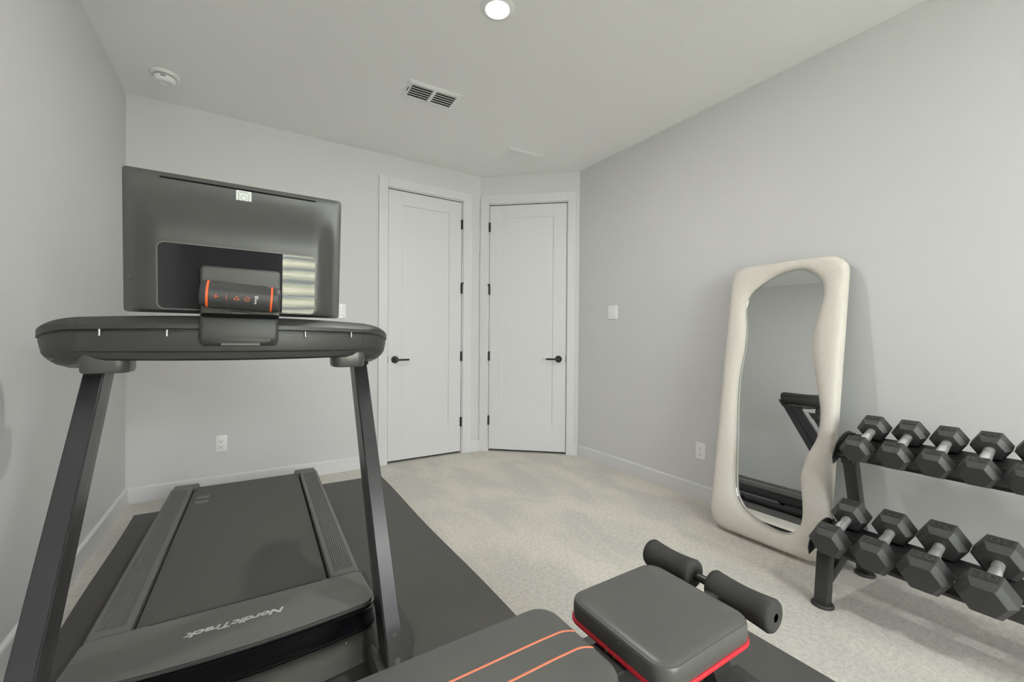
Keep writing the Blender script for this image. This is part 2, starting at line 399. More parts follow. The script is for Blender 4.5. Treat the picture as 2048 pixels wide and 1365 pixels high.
# baseboards
def baseb(name, s0, s1, XF):
    bm = NB(); pr = [(0, 0), (0.015, 0), (0.015, 0.098), (0.012, 0.104), (0.006, 0.109), (0, 0.109)]
    loft(bm, [[Vector((s, p[0], p[1])) for p in pr] for s in (s0, s1)], xf=XF); struct(name, bm, TRIM, ang=20)
HB = 0.109
baseb('baseboard_back', XL, 0.978, BW); baseb('baseboard_corner', 1.881, AX-0.006, BW)
baseb('baseboard_angle', 0.945, LAB-0.004, AW)
baseb('baseboard_right', YF, BY, RW)
baseb('baseboard_left', YF, YB, lambda c: Vector((XL+c[1], c[0], c[2])))

# wall plates
def plate(name, label, cat, XF, s, z, kind, wd=0.075, ht=0.120):
    """XF maps (along, out, z)"""
    t = thing(name, label, cat, XF((s, 0.0, z)))
    base = Vector(XF((s, 0, z)))
    L = lambda c: Vector(XF((s+c[0], c[2], z+c[1]))) - base
    bm = NB(); pillow(bm, -wd/2, wd/2, -ht/2, ht/2, 0.004, [(0, 0), (0, 0.002), (0.002, 0.0055), (0.005, 0.0065)], 3, xf=L)
    obj('cover_plate', bm, PLATE, t)
    if kind == 'outlet':
        for dz in (0.0205, -0.0205):
            bm = NB(); pts = [(0.0165*math.cos(a)*1.02, dz+max(-0.0125, min(0.0125, 0.0165*math.sin(a)))) for a in [2*PI*i/28 for i in range(28)]]
            extrude_poly(bm, pts, 0.0062, 0.0085, xf=L); rc = obj('receptacle', bm, PLATE, t)
            bm = NB()
            box(bm, -0.0078, -0.0053, dz-0.002, dz+0.0065, 0.0080, 0.0088, xf=L); box(bm, 0.0053, 0.0078, dz-0.001, dz+0.0060, 0.0080, 0.0088, xf=L)
            extrude_poly(bm, [(0.003*math.cos(2*PI*i/12), dz-0.0075+0.003*math.sin(2*PI*i/12)) for i in range(12)], 0.0080, 0.0088, xf=L)
            obj('slots', bm, INK, rc, smooth=False)
        bm = NB(); extrude_poly(bm, [(0.003*math.cos(2*PI*i/12), 0.003*math.sin(2*PI*i/12)) for i in range(12)], 0.0060, 0.0075, xf=L); obj('screw', bm, PLATE, t)
    else:
        offs = (-0.0225, 0.0225) if kind == 'double' else (0,)
        for dx in offs:
            bm = NB(); R = [[(dx-.0165, -.0335, .0068), (dx+.0165, -.0335, .0068), (dx+.0165, .0335, .0068), (dx-.0165, .0335, .0068)],
                            [(dx-.0155, -.0325, .0120 if dx <= 0 else .0085), (dx+.0155, -.0325, .0120 if dx <= 0 else .0085), (dx+.0155, .0325, .0085 if dx <= 0 else .0120), (dx-.0155, .0325, .0085 if dx <= 0 else .0120)]]
            loft(bm, [[Vector(p) for p in r] for r in R], xf=L); obj('rocker', bm, PLATE, t, smooth=False)
            if kind == 'bare':
                for dz in (.048, -.048):
                    bm = NB(); extrude_poly(bm, [(dx+0.003*math.cos(2*PI*i/12), dz+0.003*math.sin(2*PI*i/12)) for i in range(12)], 0.0060, 0.0072, xf=L); obj('screw', bm, CHROME, t)
    return t
plate('wall_outlet', 'white duplex outlet low on the back wall behind the treadmill', 'outlet', BW, -0.1515, 0.338, 'outlet')
plate('wall_outlet', 'white duplex outlet low on the right wall beside the cream mirror', 'outlet', RW, 1.8065, 0.3415, 'outlet')
plate('light_switch', 'white single rocker switch on the back wall left of the left door', 'switch', BW, 0.674, 1.347, 'bare')
plate('light_switch', 'white two-rocker switch plate on the right wall near the corner door', 'switch', RW, 2.6645, 1.3625, 'double', 0.116, 0.120)

# ceiling fixtures
def can(x, y, label):
    t = thing('ceiling_light', label, 'light', (x, y, H))
    bm = NB(); lathe(bm, (0, 0, 0), (0, 0, -1), [(0, .083), (.003, .082), (.007, .072), (.010, .060), (.004, .056), (.0, .056)], 48, cap0=False, cap1=False); obj('trim_ring', bm, VENTW, t)
    bm = NB(); lathe(bm, (0, 0, -.002), (0, 0, -1), [(0, .056), (.001, .056), (.003, .045), (.004, .02)], 40); obj('lens', bm, LAMP, t)
can(1.036, 1.80, 'lit round recessed ceiling light at the top edge of the photo')
can(1.036, -0.90, 'added round recessed ceiling light behind the camera, unseen')  # unseen fixture added to hold the second fill lamp
t = thing('smoke_detector', 'round white smoke detector on the ceiling above the treadmill', 'detector', (-0.430, 3.368, H))
bm = NB(); lathe(bm, (0, 0, 0), (0, 0, -1), [(0, .074), (.006, .0745), (.013, .068), (.015, .060), (.0151, .052)], 48); obj('base_ring', bm, PLATE, t)
bm = NB(); lathe(bm, (0, 0, -.0135), (0, 0, -1), [(0, .052), (.004, .0535), (.006, .0535)], 48); obj('vent_gap', bm, DARKGAP, t)
bm = NB(); lathe(bm, (0, 0, -.0185), (0, 0, -1), [(0, .054), (.012, .055), (.024, .050), (.030, .043), (.032, .030), (.030, .026), (.029, .010)], 48); dc = obj('dome', bm, PLATE, t)
bm = NB()
for i in range(5): box(bm, -.012+i*.005, -.0095+i*.005, -.058, -.050, -.034, -.026)
obj('grille_slots', bm, DARKGAP, t, smooth=False)

# supply register
t = thing('ceiling_vent', 'white louvred supply register in the middle of the ceiling', 'vent', (1.041, 2.680, H), (0, 0, -0.035))
wx, wy = 0.178, 0.104
bm = NB()
def rectring(bm, X0, X1, Y0, Y1, x0, x1, y0, y1, zo, zi, zt):
    R = [[(X0, Y0, zo), (X1, Y0, zo), (X1, Y1, zo), (X0, Y1, zo)], [(X0, Y0, zo-.003), (X1, Y0, zo-.003), (X1, Y1, zo-.003), (X0, Y1, zo-.003)],
         [(x0, y0, zi), (x1, y0, zi), (x1, y1, zi), (x0, y1, zi)], [(x0, y0, zt), (x1, y0, zt), (x1, y1, zt), (x0, y1, zt)]]
    loft(bm, [[Vector(p) for p in r] for r in R], cap0=False, cap1=False)
rectring(bm, -wx, wx, -wy, wy, -.150, .150, -.078, .078, 0, -.010, -.001)
box(bm, -.011, .011, -.078, .078, -.011, -.001); obj('frame', bm, VENTW, t, smooth=False)
obj('duct_opening', box(NB(), -.150, .150, -.078, .078, -.0012, 0), DARKGAP, t, smooth=False)
for sx in (-1, 1):
    for k in range(6):
        yc = -.063 + k*.0262
        c = Vector((sx*.0805, yc, -.0065)); bm = NB()
        box(bm, -.0690, .0690, -.0080, .0080, -.0008, .0008, xf=lambda p, c=c: c + Vector((p.x, p.y*.95, p.y*.28+p.z)))
        obj('louvre', bm, VENTW, t, smooth=False)
obj('damper_lever', box(NB(), -.166, -.162, -.03, .012, -.0105, -.004), INK, t)
# return grille
t = thing('return_grille', 'flat square white return grille on the ceiling by the doors', 'vent', (2.053, 3.202, H), (0, 0, -0.03))
bm = NB(); rectring(bm, -.176, .176, -.178, .178, -.150, .150, -.152, .152, 0, -.010, -.004); obj('frame', bm, VENTW, t, smooth=False)
obj('backing', box(NB(), -.150, .150, -.152, .152, -.003, 0), CEIL, t, smooth=False)
for k in range(26):
    y = -.146+k*.0117; bm = NB(); box(bm, -.150, .150, -.0054, .0054, -.0006, .0006, xf=lambda p, y=y: Vector((p.x, y+p.y, -.0085+p.y*.12+p.z)))
    obj('louvre', bm, CEIL, t, smooth=False)
obj('centre_bar', box(NB(), -.150, .150, -.006, .006, -.0100, -.004), CEIL, t, smooth=False)

# ------------------------------------------------------------------ floor mats
def floor_mat(name, label, x0, x1, y0, y1, th, wav, curl=0.0):
    o_ = Vector(((x0+x1)/2, (y0+y1)/2, 0)); bm = NB(); nx, ny = 24, 40
    top = []
    for j in range(ny+1):
        row = []
        for i in range(nx+1):
            x = x0+(x1-x0)*i/nx; y = y0+(y1-y0)*j/ny
            e = wav*math.sin(y*4.1+1.0)*(1 if i in (0, nx) else 0.0)
            e2 = wav*math.sin(x*5+0.4)*(1 if j in (0, ny) else 0.0)
            zz = th + (0.006*max(0, math.sin(y*6.0)) * sstep(0.12, 0.0, abs(x-x0)) if curl else 0)
            row.append(bm.verts.new(Vector((x+e, y+e2, zz))-o_))
        top.append(row)
    for j in range(ny):
        for i in range(nx): bm.faces.new((top[j][i], top[j][i+1], top[j+1][i+1], top[j+1][i]))
    g = bmesh.ops.extrude_face_region(bm, geom=bm.faces[:])
    for v in [v for v in g['geom'] if isinstance(v, bmesh.types.BMVert)]: v.co.z = 0.0006
    o = obj(name, bm, MATM, None); o.location = o_
    return tag(o, label, 'mat')
floor_mat('exercise_mat', 'black textured rubber mat on the carpet under the treadmill', -0.592, 0.926, 1.205, 3.482, 0.006, 0.005)
floor_mat('exercise_mat', 'black rubber mat on the carpet under the workout bench', -0.30, 1.645, 0.06, 1.187, 0.006, 0.0015)
MZ = 0.006

# ------------------------------------------------------------------ treadmill
TH = math.radians(-1.35)
TM = thing('treadmill', 'black folding treadmill with large screen seen from the front', 'treadmill', (-0.0165, 1.65, MZ), (0, 0, TH))
TMO = MZ    # heights below are measured from the floor
def Z(z): return z-TMO
# deck
bm = NB()
for s in (-1, 1):
    box(bm, s*.372-.014, s*.372+.014, .02, 1.60, Z(.085), Z(.185), 0.004, 2)
box(bm, -.36, .36, .05, 1.56, Z(.11), Z(.172), 0.004, 1)
obj('deck_frame', bm, STEELB, TM)
bm = NB()
prof = []
for i in range(13):
    a = -PI/2 + PI*i/12; prof.append((1.575+.024*math.cos(a), Z(.170)+.024*math.sin(a)))
ring = [(0.085, Z(.193))] + [(0.085, Z(.147))] + prof
loft(bm, [[Vector((x, p[0], p[1])) for p in ring] for x in (-.281, .281)]); obj('running_belt', bm, BELT, TM)
belt = [o for o in TM.children if o.name.startswith('running_belt')][0]
for y0, hh in ((1.385, .005), (1.355, .012), (1.285, .014), (1.262, .005)):
    x0 = -.255
    obj('belt_marking', box(NB(), x0, x0+.062, y0, y0+hh, Z(.1938), Z(.1945)), BELTMARK, belt, smooth=False)
# side rails with moulded grooves
def side_rail(s):
    bm = NB(); zt = Z(.208)
    xs = []
    def sec(y, dep, xi=.290, xo=.398, zt=zt, lift=0):
        pts = [(xi, Z(.165)), (xi, zt-.006), (xi+.004, zt)]
        g0, g1, n = xi+.022, xo-.022, 9
        for k in range(n):
            c = g0+(g1-g0)*k/(n-1)
            pts += [(c-.0026, zt), (c-.0013, zt-dep), (c+.0013, zt-dep), (c+.0026, zt)]
        pts += [(xo-.012, zt), (xo-.003, zt-.004), (xo, zt-.014), (xo, Z(.165))]
        return [Vector((s*x, y, z_+lift)) for x, z_ in pts]
    S = [sec(.087, 0), sec(.125, 0), sec(.132, .0035), sec(1.500, .0035), sec(1.508, 0), sec(1.545, 0)]
    for a in (15, 35, 55, 75, 88):
        q = 0.045*(1-math.cos(math.radians(a))); S.append(sec(1.545+.062*math.sin(math.radians(a)), 0, .290, .398-q, zt - .012*(1-math.cos(math.radians(a)))))
    loft(bm, S)
    r = obj('side_rail', bm, RAILP, TM, ang=24)
    bm = NB(); pillow(bm, .262, .388, 1.556, 1.614, .012, [(0.001, Z(.185)), (0, Z(.200)), (.002, Z(.207)), (.006, Z(.2105)), (.016, Z(.2115))], 5, xf=lambda p: Vector((s*p.x, p.y, p.z)))
    obj('end_hook', bm, RAILP, r)
    bm = NB(); box(bm, .2815, .290, .10, 1.56, Z(.168), Z(.176), xf=lambda p: Vector((s*p.x, p.y, p.z))); obj('shadow_gap', bm, DARKGAP, r, smooth=False)
    bm = NB(); tube(bm, (s*.33, 1.52, Z(.045)), (s*.385, 1.52, Z(.045)), .0385, 20); box(bm, s*.357-.028, s*.357+.028, 1.47, 1.57, Z(.05), Z(.12), .004, 1)
    obj('rear_foot', bm, DPLAST, TM)
for s in (-1, 1): side_rail(s)
# rear frame bar
bm = NB(); tube(bm, (-.36, 1.53, Z(.12)), (.36, 1.53, Z(.12)), .022, 14); obj('rear_bar', bm, STEELB, TM)
# motor hood
def outline(n=44):
    pts = [(.398, .086), (.400, -.02), (.400, -.08)]
    for i in range(1, 10):
        a = (PI/2)*i/9; pts.append((.400-.055*(1-math.cos(a)), -.135-.055*math.sin(a) + .055*0))
    xs_ = [.33, .29, .24, .18, .12, .06, 0]
    pts += [(x, -.222+.032*(x/.345)**2) for x in xs_]
    L_ = [(-x, y) for x, y in pts[:-1]]
    return pts + L_[::-1]
OUT = outline(); 
def zh(y): return Z(.2065 + (.005*sstep(.086, .03, y)) + .026*sstep(.04, -.26, y)*1.15)
bm = NB(); rows = []; NT = 14
for k in range(NT+1):
    t_ = k/NT; row = []
    for (x, y) in OUT:
        sx_ = max(-1, min(1, x/.400)); xx = .398*sx_*(1-t_)+x*t_; yy = .086*(1-t_)+y*t_
        row.append(Vector((xx*.985, yy, zh(yy))))
    rows.append(row)
for ins, dz in ((.0, -.0015), (-.006, -.006), (-.008, -.011), (-.006, -.014)):
    row = []
    for i, (x, y) in enumerate(OUT):
        a = OUT[max(0, i-1)]; b = OUT[min(len(OUT)-1, i+1)]; tx, ty = b[0]-a[0], b[1]-a[1]; l_ = math.hypot(tx, ty); nx, ny = -ty/l_, tx/l_
        row.append(Vector((x*.985+nx*ins, y+ny*ins, zh(y)+dz)))
    rows.append(row)
loft(bm, rows, closed=False, cap0=False, cap1=False); hood = obj('motor_hood', bm, HOODP, TM, ang=40)
bm = NB(); box(bm, -.245, .262, .0845, .0875, Z(.2035), Z(.2079)); obj('hood_seam', bm, DARKGAP, hood, smooth=False)
def band(zs, name, mat, ang=40, cap=False):
    bm = NB(); rows = []
    for ins, z_ in zs:
        row = []
        for i, (x, y) in enumerate(OUT):
            a = OUT[max(0, i-1)]; b = OUT[min(len(OUT)-1, i+1)]; tx, ty = b[0]-a[0], b[1]-a[1]; l_ = math.hypot(tx, ty); nx, ny = -ty/l_, tx/l_
            zz = z_(y) if callable(z_) else z_
            row.append(Vector((x+nx*ins, y+ny*ins, zz)))
        rows.append(row)
    loft(bm, rows, closed=False, cap0=False, cap1=cap); return obj(name, bm, mat, TM, ang=ang)
band([(.020, lambda y: zh(y)-.012), (-.0025, lambda y: zh(y)-.013), (-.004, lambda y: zh(y)-.016), (-.001, Z(.150)), (.004, Z(.149))], 'gloss_band', GLOSSB)
band([(.004, Z(.153)), (-.006, Z(.1525)), (-.008, Z(.149)), (-.004, Z(.125)), (.012, Z(.085)), (.030, Z(.062)), (.06, Z(.056)), (.14, Z(.056))], 'lower_panel', DPLAST)
band([(.004, lambda y: zh(y)-.0105), (-.006, lambda y: zh(y)-.0110), (-.0085, lambda y: zh(y)-.0135), (-.0065, lambda y: zh(y)-.0170), (.0, lambda y: zh(y)-.0175)], 'hood_edge_highlight', nmat('silver_edge_highlight', (.22, .215, .205), .28, .6))  # lighter lip added to paint the highlight along the hood edge
lp = [o for o in TM.children if o.name.startswith('lower_panel')][0]
for x in (-.30, .30):
    bm = NB(); lathe(bm, (x, -.201, Z(.130)), (0, -1, -.1), [(0, .006), (.002, .006), (.003, .004)], 14); obj('screw', bm, CHROME, lp)
bm = text_bm('NordicTrack', 0.050, 0.0005, 0.0012, 0.28, 1.0, 0.97)
mn = min(v.co.x for v in bm.verts); mxx = max(v.co.x for v in bm.verts); k_ = 0.268/(mxx-mn); cx = (mn+mxx)/2
def put_logo(p):
    x = -(p.x-cx)*k_ - .006; y = -.052 - p.y*.92; return (x, y, zh(y)+.0006+p.z)
xform(bm, put_logo); obj('lettering', bm, LOGO, hood, smooth=False)
# uprights (raked), base rails
def upr(z): return -.42+.708*(z-.1)
K = 1/math.hypot(1, .708)
for s in (-1, 1):
    bm = NB(); sh = 0.009
    def usec(z, x0, x1, d0, d1, r=.0022):
        y = upr(z); q = sh*(z-.3)/.7
        # section in the horizontal plane
        return [Vector((s*x+q, y+d, Z(z))) for x, d in [(x0+r, d0), (x1-r, d0), (x1, d0+r), (x1, d1-r), (x1-r, d1), (x0+r, d1), (x0, d1-r), (x0, d0+r)]]
    loft(bm, [usec(.045, .392, .441, 0, .095), usec(1.035, .392, .441, 0, .085)]); u_ = obj('upright', bm, STEELB, TM, ang=30)
    bm = NB(); loft(bm, [usec(.10, .397, .437, .099, .172), usec(1.03, .397, .437, .089, .154)]); obj('rear_channel', bm, STEELB, u_, ang=30)
    bm = NB(); loft(bm, [usec(.12, .3900, .393, .010, .088, .001), usec(1.02, .3900, .393, .009, .079, .001)]); obj('inner_strip', bm, STEELC, u_, ang=30)
    if s > 0:
        for z_ in (.262, .205, .150):
            y = upr(z_); c = Vector((.4165, y-.0005, Z(z_))); n_ = Vector((0, -1, .708)).normalized()
            bm = NB(); lathe(bm, c, n_, [(0, .008), (.0006, .008), (.0009, .006)], 16); obj('bolt_cover', bm, nmat('worn_grey_cap', (.085, .085, .088), .45, .3), u_)
    bm = NB(); box(bm, s*.415-.03, s*.415+.03, -.62, .62, Z(.018), Z(.066), .006, 2)
    obj('base_rail', bm, STEELB, TM)
    bm = NB(); loft(bm, [[Vector((s*x, y, Z(z_))) for x, y in rrect(.365, .388, y0, y1, .01, 3)] for z_, y0, y1 in ((.02, -.60, -.10), (.075, -.58, -.15), (.115, -.47, -.26), (.122, -.44, -.30))])
    obj('foot_cover', bm, MPLAST, TM)
    for y in (-.58, .58):
        bm = NB(); tube(bm, (s*.415, y, 0), (s*.415, y, Z(.02)), .022, 16); obj('foot_pad', bm, RUBBERD, TM)
bm = NB(); box(bm, -.39, .39, -.56, -.50, Z(.02), Z(.062), .006, 2); obj('base_crossbar', bm, STEELB, TM)
# console bar: cross-section lofted along a curved plan path
def bez(p, t): 
    a, b, c, d = p; u = 1-t
    return tuple(u**3*a[i]+3*u*u*t*b[i]+3*u*t*t*c[i]+t**3*d[i] for i in (0, 1))
mid = [(x, -.078+.5*x*x) for x in [i*.39/14 for i in range(15)]]
endp = [bez(((.39, -.002), (.462, .026), (.514, .075), (.516, .20)), i/10) for i in range(11)] + [(.516, .28), (.515, .36)]
def csec(p, tg, depth, zt, zb, g=1.0, tp=0.0):
    tx, ty = tg; l_ = math.hypot(tx, ty); nx, ny = -ty/l_, tx/l_   # inward normal
    hgt = zt-zb
    k = hgt/.14
    pr = [(depth, zt-.012), (depth-.010, zt-.002), (.030, zt), (.010+.014*g, zt-.0015), (.0055-.0015*g, zt-(.004+.019*g)*k), (.000, zt-(.012+.015*g)*k), (-.001, zt-.040*k), (.003, zt-.043*k), (.003+.009*g, zt-.0435*k), (.003+.009*g, zt-.0495*k), (.004, zt-.050*k), (.003, zt-.053*k),
          (.005+tp*.4, zb+.042*k), (.008+tp*.6, zb+.030*k), (.010+.006*g+tp*.65, zb+.026*k), (.012+.006*g+tp*.75, zb+.020*k), (.022+tp*.9, zb+.006), (.030+tp, zb), (depth-.010, zb-.004), (depth, zb+.008)]
    return [Vector((p[0]+nx*d, p[1]+ny*d, Z(z_))) for d, z_ in pr]
def path_secs(pts, zf):
    out = []
    for i, p in enumerate(pts):
        a = pts[max(0, i-1)]; b = pts[min(len(pts)-1, i+1)]; out.append(csec(p, (b[0]-a[0], b[1]-a[1]), *zf(i, p)))
    return out
full_mid = [(-x, y) for x, y in mid[:0:-1]] + mid
bm = NB(); loft(bm, path_secs(full_mid, lambda i, p: (.115, 1.191-.06*p[0]**2, 1.053+.02*p[0]**2))); console = obj('console_bar', bm, DPLAST, TM, ang=35)
for s in (-1, 1):
    pts = [(.3908, mid[-1][1])] + endp[1:]
    n = len(pts)
    def zf(i, p, n=n):
        t_ = i/(n-1); return (.105-.030*sstep(0, .6, t_), 1.182-.034*sstep(0, .8, t_), 1.056-.018*sstep(0, .8, t_), 1-.9*sstep(0, .35, t_), .012*sstep(0, .5, t_))
    S = path_secs(pts, zf)
    last = S[-1]; c_ = sum(last, Vector())/len(last)
    for k, dy in ((.93, .018), (.75, .030), (.4, .036)): S.append([c_+(v-c_)*k+Vector((0, dy, 0)) for v in last])
    if s < 0: S = [[Vector((-v.x, v.y, v.z)) for v in r] for r in S]
    bm = NB(); loft(bm, S); ce = obj('console_end', bm, DPLAST, TM, ang=35)
    # tray moulding under the bar at each upright
    bm = NB(); pillow(bm, .283, .396, .010, .125, .030, [(.012, Z(1.016)), (.003, Z(1.018)), (0, Z(1.025)), (-.002, Z(1.062)), (0, Z(1.072))], 7, xf=lambda p: Vector((s*p.x+.004, p.y, p.z)))
    obj('tray_cup', bm, CUPM, TM)
    # collar where the upright enters the console
    bm = NB(); loft(bm, [usec_ for usec_ in [[Vector((s*x+.009, upr(z_)+d, Z(z_))) for x, d in [(.384, -.006), (.447, -.006), (.447, .160), (.384, .160)]] for z_ in (1.012, 1.075)]]); obj('upright_collar', bm, DPLAST, TM)
    bm = NB(); loft(bm, [[Vector((s*x, y, Z(z_))) for x, y in ((.36, y0), (.470, y0+.05), (.470, .33), (.36, .33))] for z_, y0 in ((1.062, .02), (1.040, .09), (1.022, .20))]); obj('under_plate', bm, MPLAST, TM, smooth=False)
for x in (-.335, -.179, .188, .343):
    y = -.078+.5*x*x; bm = NB(); lathe(bm, (x, y+.0015, Z(1.146)), (0, -.12, -1), [(0, .0034), (.019, .0034), (.0205, .002)], 12); obj('bolt', bm, SATIN2, console)
# screen frame: local (u, v, off) -> treadmill local
SC = Vector((0.0085, -0.016, Z(1.4065)))
pt = 0.079
eu = Vector((1, 0, -.006)).normalized(); ev = Vector((0.006, -math.sin(pt), math.cos(pt))).normalized(); en = eu.cross(ev).normalized()
if en.y > 0: en = -en
def SF(c): return SC + eu*c[0] + ev*c[1] + en*c[2]
SW, SH = .295, .2095
NU, NV = 60, 44
def bulge(u, v):
    sx_ = 1-sstep(.212, .282, abs(u)); sv = sstep(.185, .02, v); sb = sstep(-.208, -.197, v)
    return .004 + .034*sx_*sv*sb
bm = NB(); front = []; us = [-SW+2*SW*i/NU for i in range(NU+1)]; vv = [-SH+2*SH*j/NV for j in range(NV+1)]
cr = .010
def clampc(u, v):
    au, av = abs(u), abs(v)
    if au > SW-cr and av > SH-cr:
        du, dv = au-(SW-cr), av-(SH-cr); l_ = math.hypot(du, dv); m_ = max(du, dv)
        if l_ > 1e-9: k = m_/l_; au, av = SW-cr+du*k, SH-cr+dv*k
    return math.copysign(au, u), math.copysign(av, v)
for v in vv:
    row = []
    for u in us:
        cu_, cv_ = clampc(u, v); edge = min(SW-abs(cu_), SH-abs(cv_))
        row.append(bm.verts.new(SF((cu_, cv_, bulge(u, v) - .003*(1 if edge < 1e-4 else 0)))))
    front.append(row)
for j in range(NV):
    for i in range(NU): bm.faces.new((front[j][i], front[j][i+1], front[j+1][i+1], front[j+1][i]))
g = bmesh.ops.extrude_face_region(bm, geom=bm.faces[:])
gv = [v for v in g['geom'] if isinstance(v, bmesh.types.BMVert)]
for v in gv:
    d = (v.co-SC).dot(en); v.co -= en*(d+.014)
scr = obj('screen', bm, SCRBACK, TM, ang=40)
bm = NB(); pillow(bm, -SW+.008, SW-.008, -SH+.008, SH-.008, .006, [(0, -.0142), (0, -.0152)], 3, xf=SF); obj('display_glass', bm, PIANO, scr)
bm = NB()   # raised rim round the glossy panel
rim = [(0, .036), (0, .0395), (.0015, .041), (.0035, .041), (.0045, .0395), (.0045, .037)]
pillow(bm, -.215, .215, -.1985, .0035, .020, rim, 6, xf=SF, cap0=False, cap1=False); obj('panel_rim', bm, MPLAST, scr)
bm = NB(); pillow(bm, -.2115, .2115, -.195, 0.0, .017, [(0, .0375), (0, .0390)], 6, xf=SF); obj('gloss_panel', bm, PIANO, scr)
bm = NB(); pillow(bm, -.211, .211, .1915, .1965, .002, [(0, .0), (0, .0046)], 3, xf=SF); obj('vent_slot', bm, SLOTM, scr)
bm = NB(); pillow(bm, -.2875, -.272, -.116, -.098, .004, [(0, .0), (0, .0055), (.001, .007)], 3, xf=SF); obj('edge_button', bm, DPLAST, scr)
# sticker
bm = NB(); pillow(bm, -.0205, .0215, .1495, .1905, .003, [(0, .003), (0, .0062)], 3, xf=SF); st = obj('sticker', bm, WHITEP, scr)
bm = NB(); c0 = (.0005, .1685)
def ringflat(bm, cx, cy, r0_, r1_, z0, n=24, a0=0, a1=2*PI):
    close = abs(a1-a0-2*PI) < 1e-6; ks = n if close else n+1
    P = [[Vector((cx+r*math.cos(a0+(a1-a0)*i/n), cy+r*math.sin(a0+(a1-a0)*i/n), z0)) for i in range(ks)] for r in (r0_, r1_)]
    loft(bm, P, closed=close, cap0=False, cap1=False, xf=SF)
ringflat(bm, c0[0], c0[1], .0072, .0082, .0066)
for sx_ in (-1, 1):
    x_ = c0[0]+sx_*.0135
    box(bm, x_-.0005, x_+.0005, c0[1]-.010, c0[1]+.010, .0060, .0066, xf=SF)
    for sy in (-1, 1): box(bm, min(x_, x_-sx_*.003), max(x_, x_-sx_*.003), c0[1]+sy*.010-.0005, c0[1]+sy*.010+.0005, .0060, .0066, xf=SF)
    for sy in (-1, 1): box(bm, x_+sx_*.003-.0011, x_+sx_*.003+.0011, c0[1]+sy*.0135-.0011, c0[1]+sy*.0135+.0011, .0060, .0066, xf=SF)
for k in range(2): box(bm, -.014+k*.002, .015-k*.002, .1865-k*.0026, .1872-k*.0026, .0060, .0066, xf=SF)
box(bm, -.010, .011, .1522, .1529, .0060, .0066, xf=SF)
obj('sticker_print', bm, INK, st, smooth=False)
# mount plate and bracket
bm = NB(); pillow(bm, -.108, .106, -.214, -.059, .012, [(0, .030), (0, .058), (.001, .062), (.003, .0645), (.006, .065)], 5, xf=SF); mp_ = obj('screen_mount', bm, DPLAST, TM)
bm = NB(); pillow(bm, -.100, .098, -.206, -.067, .008, [(0, .0645), (0, .0662)], 4, xf=SF); obj('mount_plate', bm, SCRBACK, mp_)
by = -.096
bm = NB()
loft(bm, [[Vector((x+.004, y, Z(z_))) for x, y in rrect(-.104+i_, .103-i_, by+f_, .04, .012, 4)] for z_, i_, f_ in ((1.099, .012, .018), (1.102, .005, .010), (1.112, .001, .003), (1.125, 0, 0), (1.190, 0, .004), (1.197, .003, .008))])
br = obj('mount_bracket', bm, DPLAST, TM)
bm = NB(); pillow(bm, -.078, .086, 1.108-TMO, 1.160-TMO, .014, [(0, 0), (.0, .0018), (.001, .0024)], 5, xf=lambda p: Vector((p.x, by+.0035-p.z+ (p.y+TMO-1.125)*.05, p.y))); obj('bracket_panel', bm, DPLAST, br)
bm = NB(); box(bm, -.046, .056, by+.003, by+.02, Z(1.1005), Z(1.1075)); obj('bracket_badge', bm, CUPM, br)
for x in (-.066, .072): 
    bm = NB(); lathe(bm, (x, by+.011, Z(1.1065)), (0, -1, -.5), [(0, .0032), (.001, .0028)], 10); obj('screw', bm, CHROME, br)
bm = NB(); box(bm, -.022, .022, by+.02, by+.05, Z(1.195), Z(1.206), .002, 1); obj('hinge_knuckle', bm, STEELB, br)
# ledge that carries the speaker, coloured black for the shadow under it
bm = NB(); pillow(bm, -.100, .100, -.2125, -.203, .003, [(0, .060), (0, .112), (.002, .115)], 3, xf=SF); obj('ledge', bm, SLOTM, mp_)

# ------------------------------------------------------------------ portable speaker resting on the treadmill's ledge
TMW = Matrix.Translation((-0.0165, 1.65, MZ)) @ Matrix.Rotation(TH, 4, 'Z')
sp_c = TMW @ SF((-.0005, -.1495, .1065))
SPK = thing('bluetooth_speaker', 'black cylindrical portable speaker with orange rings below the treadmill screen', 'speaker', (0, 0, 0))
R_sp = .0395
ax = (TMW.to_3x3() @ (eu*math.cos(.055)-ev*math.sin(.055))).normalized()
nf = (TMW.to_3x3() @ en).normalized(); uf = nf.cross(ax).normalized(); 
if uf.z < 0: uf = -uf
SPK.matrix_world = Matrix.Translation(sp_c - uf*R_sp)
def SP(c):   # (along axis, around angle from front (up positive), radius)
    return uf*R_sp + ax*c[0] + (nf*math.cos(c[1])+uf*math.sin(c[1]))*c[2]
bm = NB(); lathe(bm, SP((-.1035, 0, 0)), ax, [(0, .028), (.002, .034), (.008, R_sp-.001), (.014, R_sp), (.0165, R_sp), (.0168, R_sp-.0012), (.023, R_sp-.0012), (.0233, R_sp), (.1795, R_sp), (.1798, R_sp-.0012), (.186, R_sp-.0012), (.1863, R_sp), (.195, R_sp), (.202, R_sp-.0015), (.206, .035), (.208, .028)], 48)
obj('body', bm, SPKBODY, SPK)
for s0 in (-.0868, .0763):
    bm = NB(); n = 48
    Rg = [[SP((s0+d, 2*PI*i/n, r)) for i in range(n)] for d, r in ((0, R_sp-.001), (.0003, R_sp+.0006), (.0057, R_sp+.0006), (.006, R_sp-.001))]
    loft(bm, Rg, cap0=False, cap1=False); obj('orange_ring', bm, ORANGER, SPK)
def patch(s0, s1, a0, a1, r, n=12):
    bm = NB(); rows = [[SP((s0+(s1-s0)*i/8, a0+(a1-a0)*j/n, r)) for i in range(9)] for j in range(n+1)]
    loft(bm, rows, closed=False, cap0=False, cap1=False); return bm
